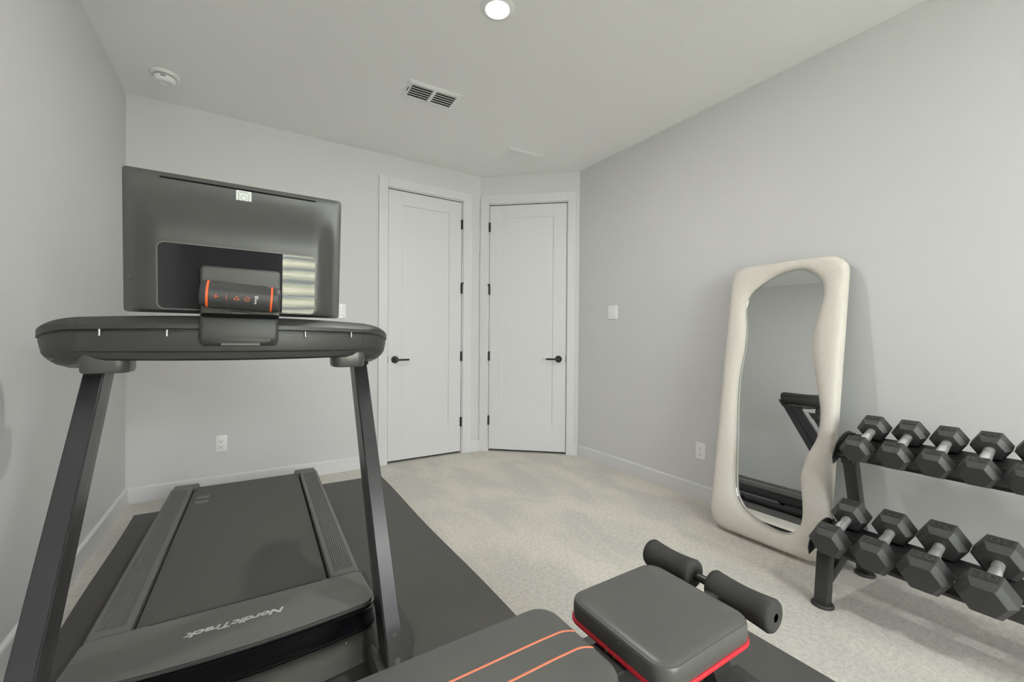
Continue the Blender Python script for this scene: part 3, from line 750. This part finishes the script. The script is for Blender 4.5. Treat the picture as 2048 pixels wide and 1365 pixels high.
obj('grille', patch(-.073, .066, .42, 1.5, R_sp+.0006), SPKGRILL, SPK)
obj('grille', patch(-.073, .066, -1.6, -.72, R_sp+.0006), SPKGRILL, SPK)
def curved(bm, s, z0=0, rot=0, a_off=-.12):   # lay flat artwork (x along axis, y up) on the cylinder
    cs, sn = math.cos(rot), math.sin(rot)
    return xform(bm, lambda p: SP((s+p.x*cs-p.y*sn, a_off+(p.x*sn+p.y*cs)/R_sp, R_sp+.0006+p.z)))
def bar(bm, x0, x1, y0, y1): return box(bm, x0, x1, y0, y1, -.0002, .0003)
def seg(bm, p, q, wd=.0011):
    d = Vector((q[0]-p[0], q[1]-p[1], 0)); l_ = d.length; d.normalize(); n_ = Vector((-d.y, d.x, 0))
    return box(bm, -wd/3, l_+wd/3, -wd/2, wd/2, -.0002, .0003, xf=lambda c: Vector((p[0], p[1], 0))+d*c.x+n_*c.y+Vector((0, 0, c.z)))
bm = NB(); bar(bm, -.007, .007, -.0006, .0006); bar(bm, -.0006, .0006, -.007, .007); obj('plus_icon', curved(bm, -.0615), ORANGER, SPK, smooth=False)
bm = NB(); bar(bm, -.0006, .0006, -.007, .007); obj('minus_icon', curved(bm, -.036), ORANGER, SPK, smooth=False)
bm = NB(); T3 = [(-.0068, -.0045), (.0068, -.0045), (0, .0062)]
for i in range(3): seg(bm, T3[i], T3[(i+1) % 3])
obj('triangle_icon', curved(bm, -.0110), ORANGER, SPK, smooth=False)
bm = NB(); 
pts = [(.0062*math.cos(a), .0062*math.sin(a)) for a in [PI+.75+(2*PI-1.5)*i/14 for i in range(15)]]
for a, b in zip(pts, pts[1:]): seg(bm, a, b)
seg(bm, (-.0075, 0), (.0005, 0)); obj('power_icon', curved(bm, .0155), ORANGER, SPK, smooth=False)
bm = text_bm('Bushnell', .0075, .0002, .00012, 0, .95); obj('lettering', curved(bm, .0375, rot=PI/2, a_off=-.14), WHITEP, SPK, smooth=False)
bm = text_bm('GOLF', .0045, .0002, .00010, 0, 1.0); xform(bm, lambda p: (p.x+.0085, p.y, p.z)); obj('lettering', curved(bm, .0425, rot=PI/2, a_off=-.14), WHITEP, SPK, smooth=False)

# ------------------------------------------------------------------ wavy mirror leaning on the right wall
m_t, m_y = math.radians(8.6), math.radians(1.5)          # lean against the wall, slight turn
mn_ = Vector((-math.cos(m_t)*math.cos(m_y), -math.cos(m_t)*math.sin(m_y), math.sin(m_t)))
me_ = Vector((-math.sin(m_y), math.cos(m_y), 0)); mup = me_.cross(mn_)
if mup.z < 0: mup = -mup
MB0 = Vector((2.365, 1.24, 0.0)) - mn_*.068; MB0.z = 0.0
MIR = thing('floor_mirror', 'tall wavy mirror in a cream boucle frame leaning on the right wall', 'mirror', MB0)
def MF(c): return me_*c[0] + mup*c[1] + mn_*c[2] + Vector((0, 0, .012))
inn = [(-.121, 1.519), (-.172, 1.492), (-.214, 1.442), (-.228, 1.359), (-.205, 1.226), (-.191, 1.105), (-.215, .945), (-.246, .795), (-.253, .706), (-.245, .615), (-.209, .517), (-.187, .410), (-.198, .312), (-.208, .214), (-.198, .148), (-.156, .094), (-.071, .081), (.064, .118), (.139, .190), (.162, .312), (.174, .544), (.184, .719), (.185, .899), (.167, 1.082), (.167, 1.204), (.178, 1.327), (.148, 1.412), (.041, 1.492), (-.051, 1.520)]
def crom(P, n=10):
    out = []; L_ = len(P)
    for i in range(L_):
        p0, p1, p2, p3 = P[i-1], P[i], P[(i+1) % L_], P[(i+2) % L_]
        for k in range(n):
            t = k/n
            out.append(tuple(.5*((2*p1[j])+(-p0[j]+p2[j])*t+(2*p0[j]-5*p1[j]+4*p2[j]-p3[j])*t*t+(-p0[j]+3*p1[j]-3*p2[j]+p3[j])*t**3) for j in (0, 1)))
    return out
IN = crom(inn, 8); MC = (-.012, .80)
outer_rr = rrect(-.322, .276, 0.0, 1.580, .085, 10)
# resample outer by perimeter
def resamp(P, n):
    L_ = [0]
    for i in range(len(P)): a, b = P[i], P[(i+1) % len(P)]; L_.append(L_[-1]+math.hypot(b[0]-a[0], b[1]-a[1]))
    out = []; j = 0
    for k in range(n):
        s = L_[-1]*k/n
        while L_[j+1] < s: j += 1
        t = (s-L_[j])/max(1e-9, L_[j+1]-L_[j]); a, b = P[j], P[(j+1) % len(P)]; out.append((a[0]+(b[0]-a[0])*t, a[1]+(b[1]-a[1])*t))
    return out
NO = 240; OR = resamp(outer_rr, NO)
def hit(d):
    best = None
    for i in range(len(IN)):
        a, b = IN[i], IN[(i+1) % len(IN)]; ex_, ey_ = b[0]-a[0], b[1]-a[1]; den = d[0]*ey_-d[1]*ex_
        if abs(den) < 1e-12: continue
        t = ((a[0]-MC[0])*ey_-(a[1]-MC[1])*ex_)/den; s = ((a[0]-MC[0])*d[1]-(a[1]-MC[1])*d[0])/den
        if t > 0 and -1e-6 <= s <= 1+1e-6 and (best is None or t < best): best = t
    return best
IR = []
for p in OR:
    d = (p[0]-MC[0], p[1]-MC[1]); t = hit(d); IR.append((MC[0]+d[0]*t, MC[1]+d[1]*t))
def gd(v): return .010+.0190*v
rings = []
for f, dp in ((.03, 0), (0, .004), (-.0, .035), (.02, .048), (.06, .058), (.14, .065), (.30, .068), (.5, .068), (.7, .066), (.86, .060), (.95, .052), (1.0, .046), (1.0, None)):
    rings.append([Vector((o_[0]+(i_[0]-o_[0])*f, o_[1]+(i_[1]-o_[1])*f, dp if dp is not None else gd(i_[1])-.004)) for o_, i_ in zip(OR, IR)])
bm = NB(); loft(bm, rings, cap0=False, cap1=False, xf=MF); obj('padded_frame', bm, SHERPA, MIR, ang=80)
bm = NB(); loft(bm, [[Vector((c[0]+(c[0]-MC[0])*.02, c[1]+(c[1]-MC[1])*.02, gd(c[1]+(c[1]-MC[1])*.02)+dp)) for c in IR] for dp in (-.005, 0)], xf=MF); obj('mirror_glass', bm, MIRR, MIR, smooth=False)
bm = NB(); n = len(IR)
Rg = [[MF((c[0]*(1-k)+MC[0]*k, c[1]*(1-k)+MC[1]*k, gd(c[1]*(1-k)+MC[1]*k)+dp)) for c in IR] for k, dp in ((-.004, 0), (0.0, .0030), (.010, .0030), (.013, .0002))]
loft(bm, Rg, cap0=False, cap1=False); obj('glass_bevel', bm, nmat('mirror_edge', (.62, .65, .64), .12, .9), MIR)
bm = NB(); pillow(bm, -.314, .268, .006, 1.573, .08, [(0, 0.002), (0, .012)], 6, xf=MF); obj('backing_board', bm, DARKGAP, MIR)

# ------------------------------------------------------------------ dumbbell rack
RK = thing('dumbbell_rack', 'black steel two-tier dumbbell rack along the right wall', 'rack', (2.30, .25, 0))
RO = Vector((2.30, .25, 0))
def rk(p): return Vector(p)-RO
RY0, RY1 = -.38, .815
tiltT, tiltB = math.radians(19.8), math.radians(15.5)
topC = Vector((2.386, 0, .686)); botC = Vector((2.163, 0, .332))
aT, aB = .0525, .0635
def tier(Cc, tilt, a, name):
    d = Vector((math.cos(tilt), 0, math.sin(tilt))); n_ = Vector((-math.sin(tilt), 0, math.cos(tilt)))
    P = Cc - n_*(a+.0008)
    bm = NB()
    def T(c): return rk(P + d*c[0] + Vector((0, c[1], 0)) + n_*c[2])
    for s0, s1, nm in ((.030, .118, 'rear_rail'), (-.098, -.030, 'front_rail')):
        bm = NB(); y0, y1 = RY0-.03, RY1+.045
        box(bm, s0, s1, y0, y1, -.005, 0, .0015, 1, xf=T)
        if s0 > 0: box(bm, s0, s0+.005, y0, y1, -.040, -.003, .0015, 1, xf=T)
        else: box(bm, s1-.005, s1, y0, y1, -.040, -.003, .0015, 1, xf=T); box(bm, s0, s0+.005, y0, y1, -.016, -.002, .0015, 1, xf=T)
        obj(nm, bm, RACKM, RK)
    for y in (RY1+.035, RY0-.020):
        bm = NB(); pts = [(-.132, -.030), (-.132, .006)] + [(-.012+.118*math.cos(a_)*1.0, -.006+.060*math.sin(a_)) for a_ in [PI-.25-(PI-.5)*i/14 for i in range(15)]] + [(.132, -.002), (.132, -.040)]
        extrude_poly(bm, pts, y, y+.004, xf=lambda c: rk(P + d*c.x + n_*c.y + Vector((0, c.z, 0)))); obj('end_plate', bm, RACKM, RK, smooth=False)
    return P, d, n_
PT, dT, nT = tier(topC, tiltT, aT, 'top'); PB, dB, nB = tier(botC, tiltB, aB, 'bottom')
for y in (RY1-.006, RY0+.03):
    bm = NB(); beam(bm, rk((2.085, y, .012)), rk((2.109, y, .222)), .050, .050, (0, 1, 0), .004); obj('front_leg', bm, RACKM, RK)
    bm = NB(); beam(bm, rk((2.535, y, .012)), rk((2.350, y, .598)), .050, .050, (0, 1, 0), .004); obj('rear_post', bm, RACKM, RK)
    bm = NB(); beam(bm, rk((2.105, y, .105)), rk((2.46, y, .235)), .040, .050, (0, 1, 0), .004); obj('brace', bm, RACKM, RK)
    bm = NB(); beam(bm, rk((2.105, y, .212)), rk((2.435, y, .270)), .040, .036, (0, 1, 0), .004); obj('lower_arm', bm, RACKM, RK)
    bm = NB(); beam(bm, rk((2.31, y, .578)), rk((2.50, y, .646)), .045, .026, (0, 1, 0), .004); obj('upper_arm', bm, RACKM, RK)
    for x in (2.085, 2.535):
        bm = NB(); lathe(bm, rk((x, y, 0)), (0, 0, 1), [(0, .042), (.006, .042), (.012, .037), (.014, .030)], 24); obj('rubber_foot', bm, RUBBERD, RK)

# ------------------------------------------------------------------ dumbbells
def hexring(x, R, a0=0): return [Vector((x, R*math.cos(math.radians(60*k)), R*math.sin(math.radians(60*k)))) for k in range(6)]
def make_dumbbell(num, a, HL, HN, label, group):
    """axis along local x, bottom flat on z=0, front end at -x"""
    t = thing('hex_dumbbell', label, 'dumbbell', (0, 0, 0), group=group)
    R = a/math.cos(PI/6); zc = Vector((0, 0, a))
    for s in (-1, 1):
        x0 = s*HN/2; x1 = s*(HN/2+HL); ch = HL*.24
        ring = lambda x, k: [v+zc for v in hexring(x, R*k)]
        tb = bmesh.new()
        loft(tb, [ring(x0, .70), ring(x0+s*ch, 1.0), ring(x1-s*ch, 1.0), ring(x1, .72)])
        bmesh.ops.recalc_face_normals(tb, faces=tb.faces[:])
        bmesh.ops.bevel(tb, geom=tb.edges[:], offset=.0011, segments=1, profile=.5, affect='EDGES')
        h = obj('head', tb, RUBBER, t, smooth=False)
        # sunken number field on the top facet, with raised digits
        xm = (x0+x1)/2; wx_, wy_ = (HL-2*ch)*.44, R*.40
        bm = NB(); zt = 2*a
        R4 = [[(xm-wx_, -wy_, zt+.0009), (xm+wx_, -wy_, zt+.0009), (xm+wx_, wy_, zt+.0009), (xm-wx_, wy_, zt+.0009)],
              [(xm-wx_*.94, -wy_*.96, zt+.0009), (xm+wx_*.94, -wy_*.96, zt+.0009), (xm+wx_*.94, wy_*.96, zt+.0009), (xm-wx_*.94, wy_*.96, zt+.0009)],
              [(xm-wx_*.90, -wy_*.94, zt+.0002), (xm+wx_*.90, -wy_*.94, zt+.0002), (xm+wx_*.90, wy_*.94, zt+.0002), (xm-wx_*.90, wy_*.94, zt+.0002)]]
        loft(bm, [[Vector(p) for p in r] for r in R4], cap0=False); obj('number_field', bm, RUBBERD, h, smooth=False)
        bm = text_bm(num, wx_*2.1, .0006, .0004, 0, 1.25, 1.05)
        # reads upright when looked at from this end of the dumbbell
        xform(bm, lambda p: (xm - s*p.y, s*p.x, zt+.0010+p.z)); obj('number', bm, RUBBER, h, smooth=False)
    bm = NB(); rr = .0142; hh = HN/2
    lathe(bm, (-hh-.004, 0, a), (1, 0, 0), [(0, rr+.002), (.016, rr+.002), (.017, rr-.001), (.020, rr-.001), (.021, rr+.0025), (.027, rr+.0025), (.028, rr-.001), (.031, rr-.001), (.032, rr+.001), (HN*.36, rr+.0025), (hh+.004, rr+.0038), (HN*.64+.008, rr+.0025), (HN+.008-.032, rr+.001), (HN+.008-.031, rr-.001), (HN+.008-.028, rr-.001), (HN+.008-.027, rr+.0025), (HN+.008-.021, rr+.0025), (HN+.008-.020, rr-.001), (HN+.008-.017, rr-.001), (HN+.008-.016, rr+.002), (HN+.008, rr+.002)], 28)
    hd = obj('handle', bm, SATIN, t)
    bm = NB()
    for c in (.0185, .0295, HN+.008-.0295, HN+.008-.0185):
        lathe(bm, (-hh-.004+c-.0012, 0, a), (1, 0, 0), [(0, rr-.0008), (.0024, rr-.0008)], 24)
    obj('handle_grooves', bm, DARKGAP, hd)
    return t
def dup(src, label):
    r = src.copy(); COL.objects.link(r); r['label'] = label
    for ch in list(src.children):
        c = ch.copy(); COL.objects.link(c); c.parent = r
        for g_ in list(ch.children):
            d = g_.copy(); COL.objects.link(d); d.parent = c
    return r
gT, gB = 'dumbbells on the upper rack tier', 'dumbbells on the lower rack tier'
def place(o, P, tilt, y): o.location = (P.x, y, P.z+.0004); o.rotation_euler = (0, -tilt, 0)
n1 = PT + nT*.0006; n2 = PB + nB*.0006
d20 = make_dumbbell('20', .0525, .082, .128, 'black hex dumbbell marked 20, first on the upper tier next to the mirror', gT); place(d20, n1, tiltT, .763)
o = dup(d20, 'black hex dumbbell marked 20, second from the mirror on the upper tier'); place(o, n1, tiltT, .637)
d15 = make_dumbbell('15', .0500, .080, .130, 'black hex dumbbell marked 15, third from the mirror on the upper tier', gT); place(d15, n1, tiltT, .516)
o = dup(d15, 'black hex dumbbell marked 15, fourth from the mirror on the upper tier'); place(o, n1, tiltT, .397)
o = dup(d15, 'black hex dumbbell cut by the right photo edge on the upper tier'); place(o, n1, tiltT, .279)
d25 = make_dumbbell('25', .0600, .092, .128, 'black hex dumbbell marked 25, first on the lower tier next to the mirror', gB); place(d25, n2, tiltB, .775)
o = dup(d25, 'black hex dumbbell marked 25, second from the mirror on the lower tier'); place(o, n2, tiltB, .629)
d30 = make_dumbbell('30', .0640, .096, .128, 'larger black hex dumbbell marked 30, third from the mirror on the lower tier', gB); place(d30, n2, tiltB, .484)
o = dup(d30, 'larger black hex dumbbell marked 30, nearest the camera on the lower tier'); place(o, n2, tiltB, .335)

# ------------------------------------------------------------------ weight bench
BO = Vector((.60, .71, MZ))
BN = thing('weight_bench', 'black padded weight bench with foam rollers in the foreground', 'bench', BO)
def bk(p): return Vector(p)-BO
SZ = .455
# seat pad
bm = NB(); sx0, sx1, sy0, sy1 = .720, 1.050, .548, .862
pillow(bm, sx0, sx1, sy0, sy1, .045, [(.010, .398), (.002, .400), (0, .408), (-.001, .425), (0, .440), (.0015, .4455), (.0035, .4480), (.0055, .4475), (.0070, .4485), (.010, .4505), (.022, .4530), (.055, .4560), (.10, .4575), (.14, .458)], 8, xf=bk)
seat = obj('seat_pad', bm, LEATHER, BN, ang=50)
bm = NB(); pillow(bm, sx0-.002, sx1+.002, sy0-.002, sy1+.002, .046, [(.008, .393), (0, .394), (-.002, .397), (-.002, .402), (0, .405), (.008, .406)], 8, xf=bk, cap0=False, cap1=False); obj('red_piping', bm, REDP, seat)
bm = NB(); pillow(bm, sx0+.005, sx1-.005, sy0+.005, sy1-.005, .04, [(0, .388), (0, .400)], 6, xf=bk); obj('seat_board', bm, DARKGAP, seat)
for y in (.712, .688):
    bm = NB(); lathe(bm, bk((sx0-.003, y, .3985)), (-1, 0, .1), [(0, .0045), (.0015, .004), (.0025, .002)], 14); obj('rivet', bm, BRASS, seat)
# back pad
bx0, bx1, by0, by1 = -.15, .648, .578, .862
bm = NB(); BZ = .462
BPROF = [(.010, .405), (.002, .408), (0, .416), (0, .440), (.001, .447), (.0035, .4525), (.006, .4545), (.009, .4555), (.020, .4580), (.045, .4610), (.09, .4625), (.13, .463)]
pillow(bm, bx0, bx1, by0, by1, .055, BPROF, 9, xf=bk)
back = obj('back_pad', bm, LEATHER, BN, ang=50)
for yc in (.748, .688):
    bm = NB(); xs_ = [-.10+.744*i/120 for i in range(121)]
    def ztop(x):
        
        e = min(bx1-x, by1-yc if yc > .72 else yc-by0); q = [p for p in BPROF[3:]]
        for (a, za), (b, zb) in zip(q, q[1:]):
            if a <= e <= b and b > a: return za+(zb-za)*(e-a)/(b-a)
        return q[-1][1] if e > .13 else q[0][1]
    R2 = []
    for x in xs_:
        yy = yc - .007*sstep(.61, .645, x)
        R2.append([bk((x, yy-.0028, ztop(x)-.001)), bk((x, yy-.0018, ztop(x)+.0012)), bk((x, yy+.0018, ztop(x)+.0012)), bk((x, yy+.0028, ztop(x)-.001))])
    loft(bm, R2); obj('orange_stripe', bm, ORANGES, back)
# frame
bm = NB(); box(bm, -.10, 1.07, .675, .735, .318, .378, .005, 2, xf=bk); obj('main_beam', bm, RACKM, BN)
bm = NB(); box(bm, .60, .78, .655, .755, .378, .390, .002, 1, xf=bk); box(bm, -.05, .60, .685, .725, .379, .404, .003, 1, xf=bk); brk = obj('pad_bracket', bm, RACKM, BN)
bm = NB(); lathe(bm, bk((.690, .672, .390)), (0, 0, 1), [(0, .006), (.004, .006), (.006, .004)], 12); obj('bolt', bm, CHROME, brk)
bm = NB(); beam(bm, bk((1.045, .705, .378)), bk((1.220, .705, .030)), .058, .072, (0, 1, 0), .004); obj('front_leg', bm, RACKM, BN)
bm = NB(); beam(bm, bk((.02, .705, .35)), bk((-.25, .705, .040)), .050, .060, (0, 1, 0), .004); obj('rear_leg', bm, RACKM, BN)
bm = NB(); beam(bm, bk((-.26, .48, .0315)), bk((-.26, .93, .0315)), .05, .05, (0, 0, 1), .004); obj('rear_foot', bm, RACKM, BN)
bm = NB(); beam(bm, bk((1.235, .63, .0315)), bk((1.235, .78, .0315)), .05, .05, (0, 0, 1), .004); obj('front_foot', bm, RACKM, BN)
bm = NB(); beam(bm, bk((1.02, .705, .345)), bk((1.160, .705, .408)), .040, .040, (0, 1, 0), .004); obj('roller_arm', bm, RACKM, BN)
def foam(x, y0, y1, z, r=.0435):
    n = 8; L_ = y1-y0; prof = [(0, .011), (0, r-.010), (.003, r-.004), (.010, r)]
    prof += [(.010+(L_-.02)*k/n, r-.0055*math.sin(PI*k/n)) for k in range(1, n)]
    prof += [(L_-.010, r), (L_-.003, r-.004), (L_, r-.010), (L_, .011)]
    bm = NB(); lathe(bm, bk((x, y0, z)), (0, 1, 0), prof, 36, cap0=False, cap1=False)
    f = obj('foam_roller', bm, FOAM, BN, ang=50)
for (x, z) in ((1.160, .410), (1.270, .085)):
    rod = NB(); lathe(rod, bk((x, .566, z)), (0, 1, 0), [(0, .009), (.003, .0125), (.37, .0125), (.373, .009)], 18); obj('roller_rod', rod, nmat('dark_steel_rod', (.06, .06, .055), .35, .5), BN)
    foam(x, .553, .733, z); foam(x, .783, .955, z)
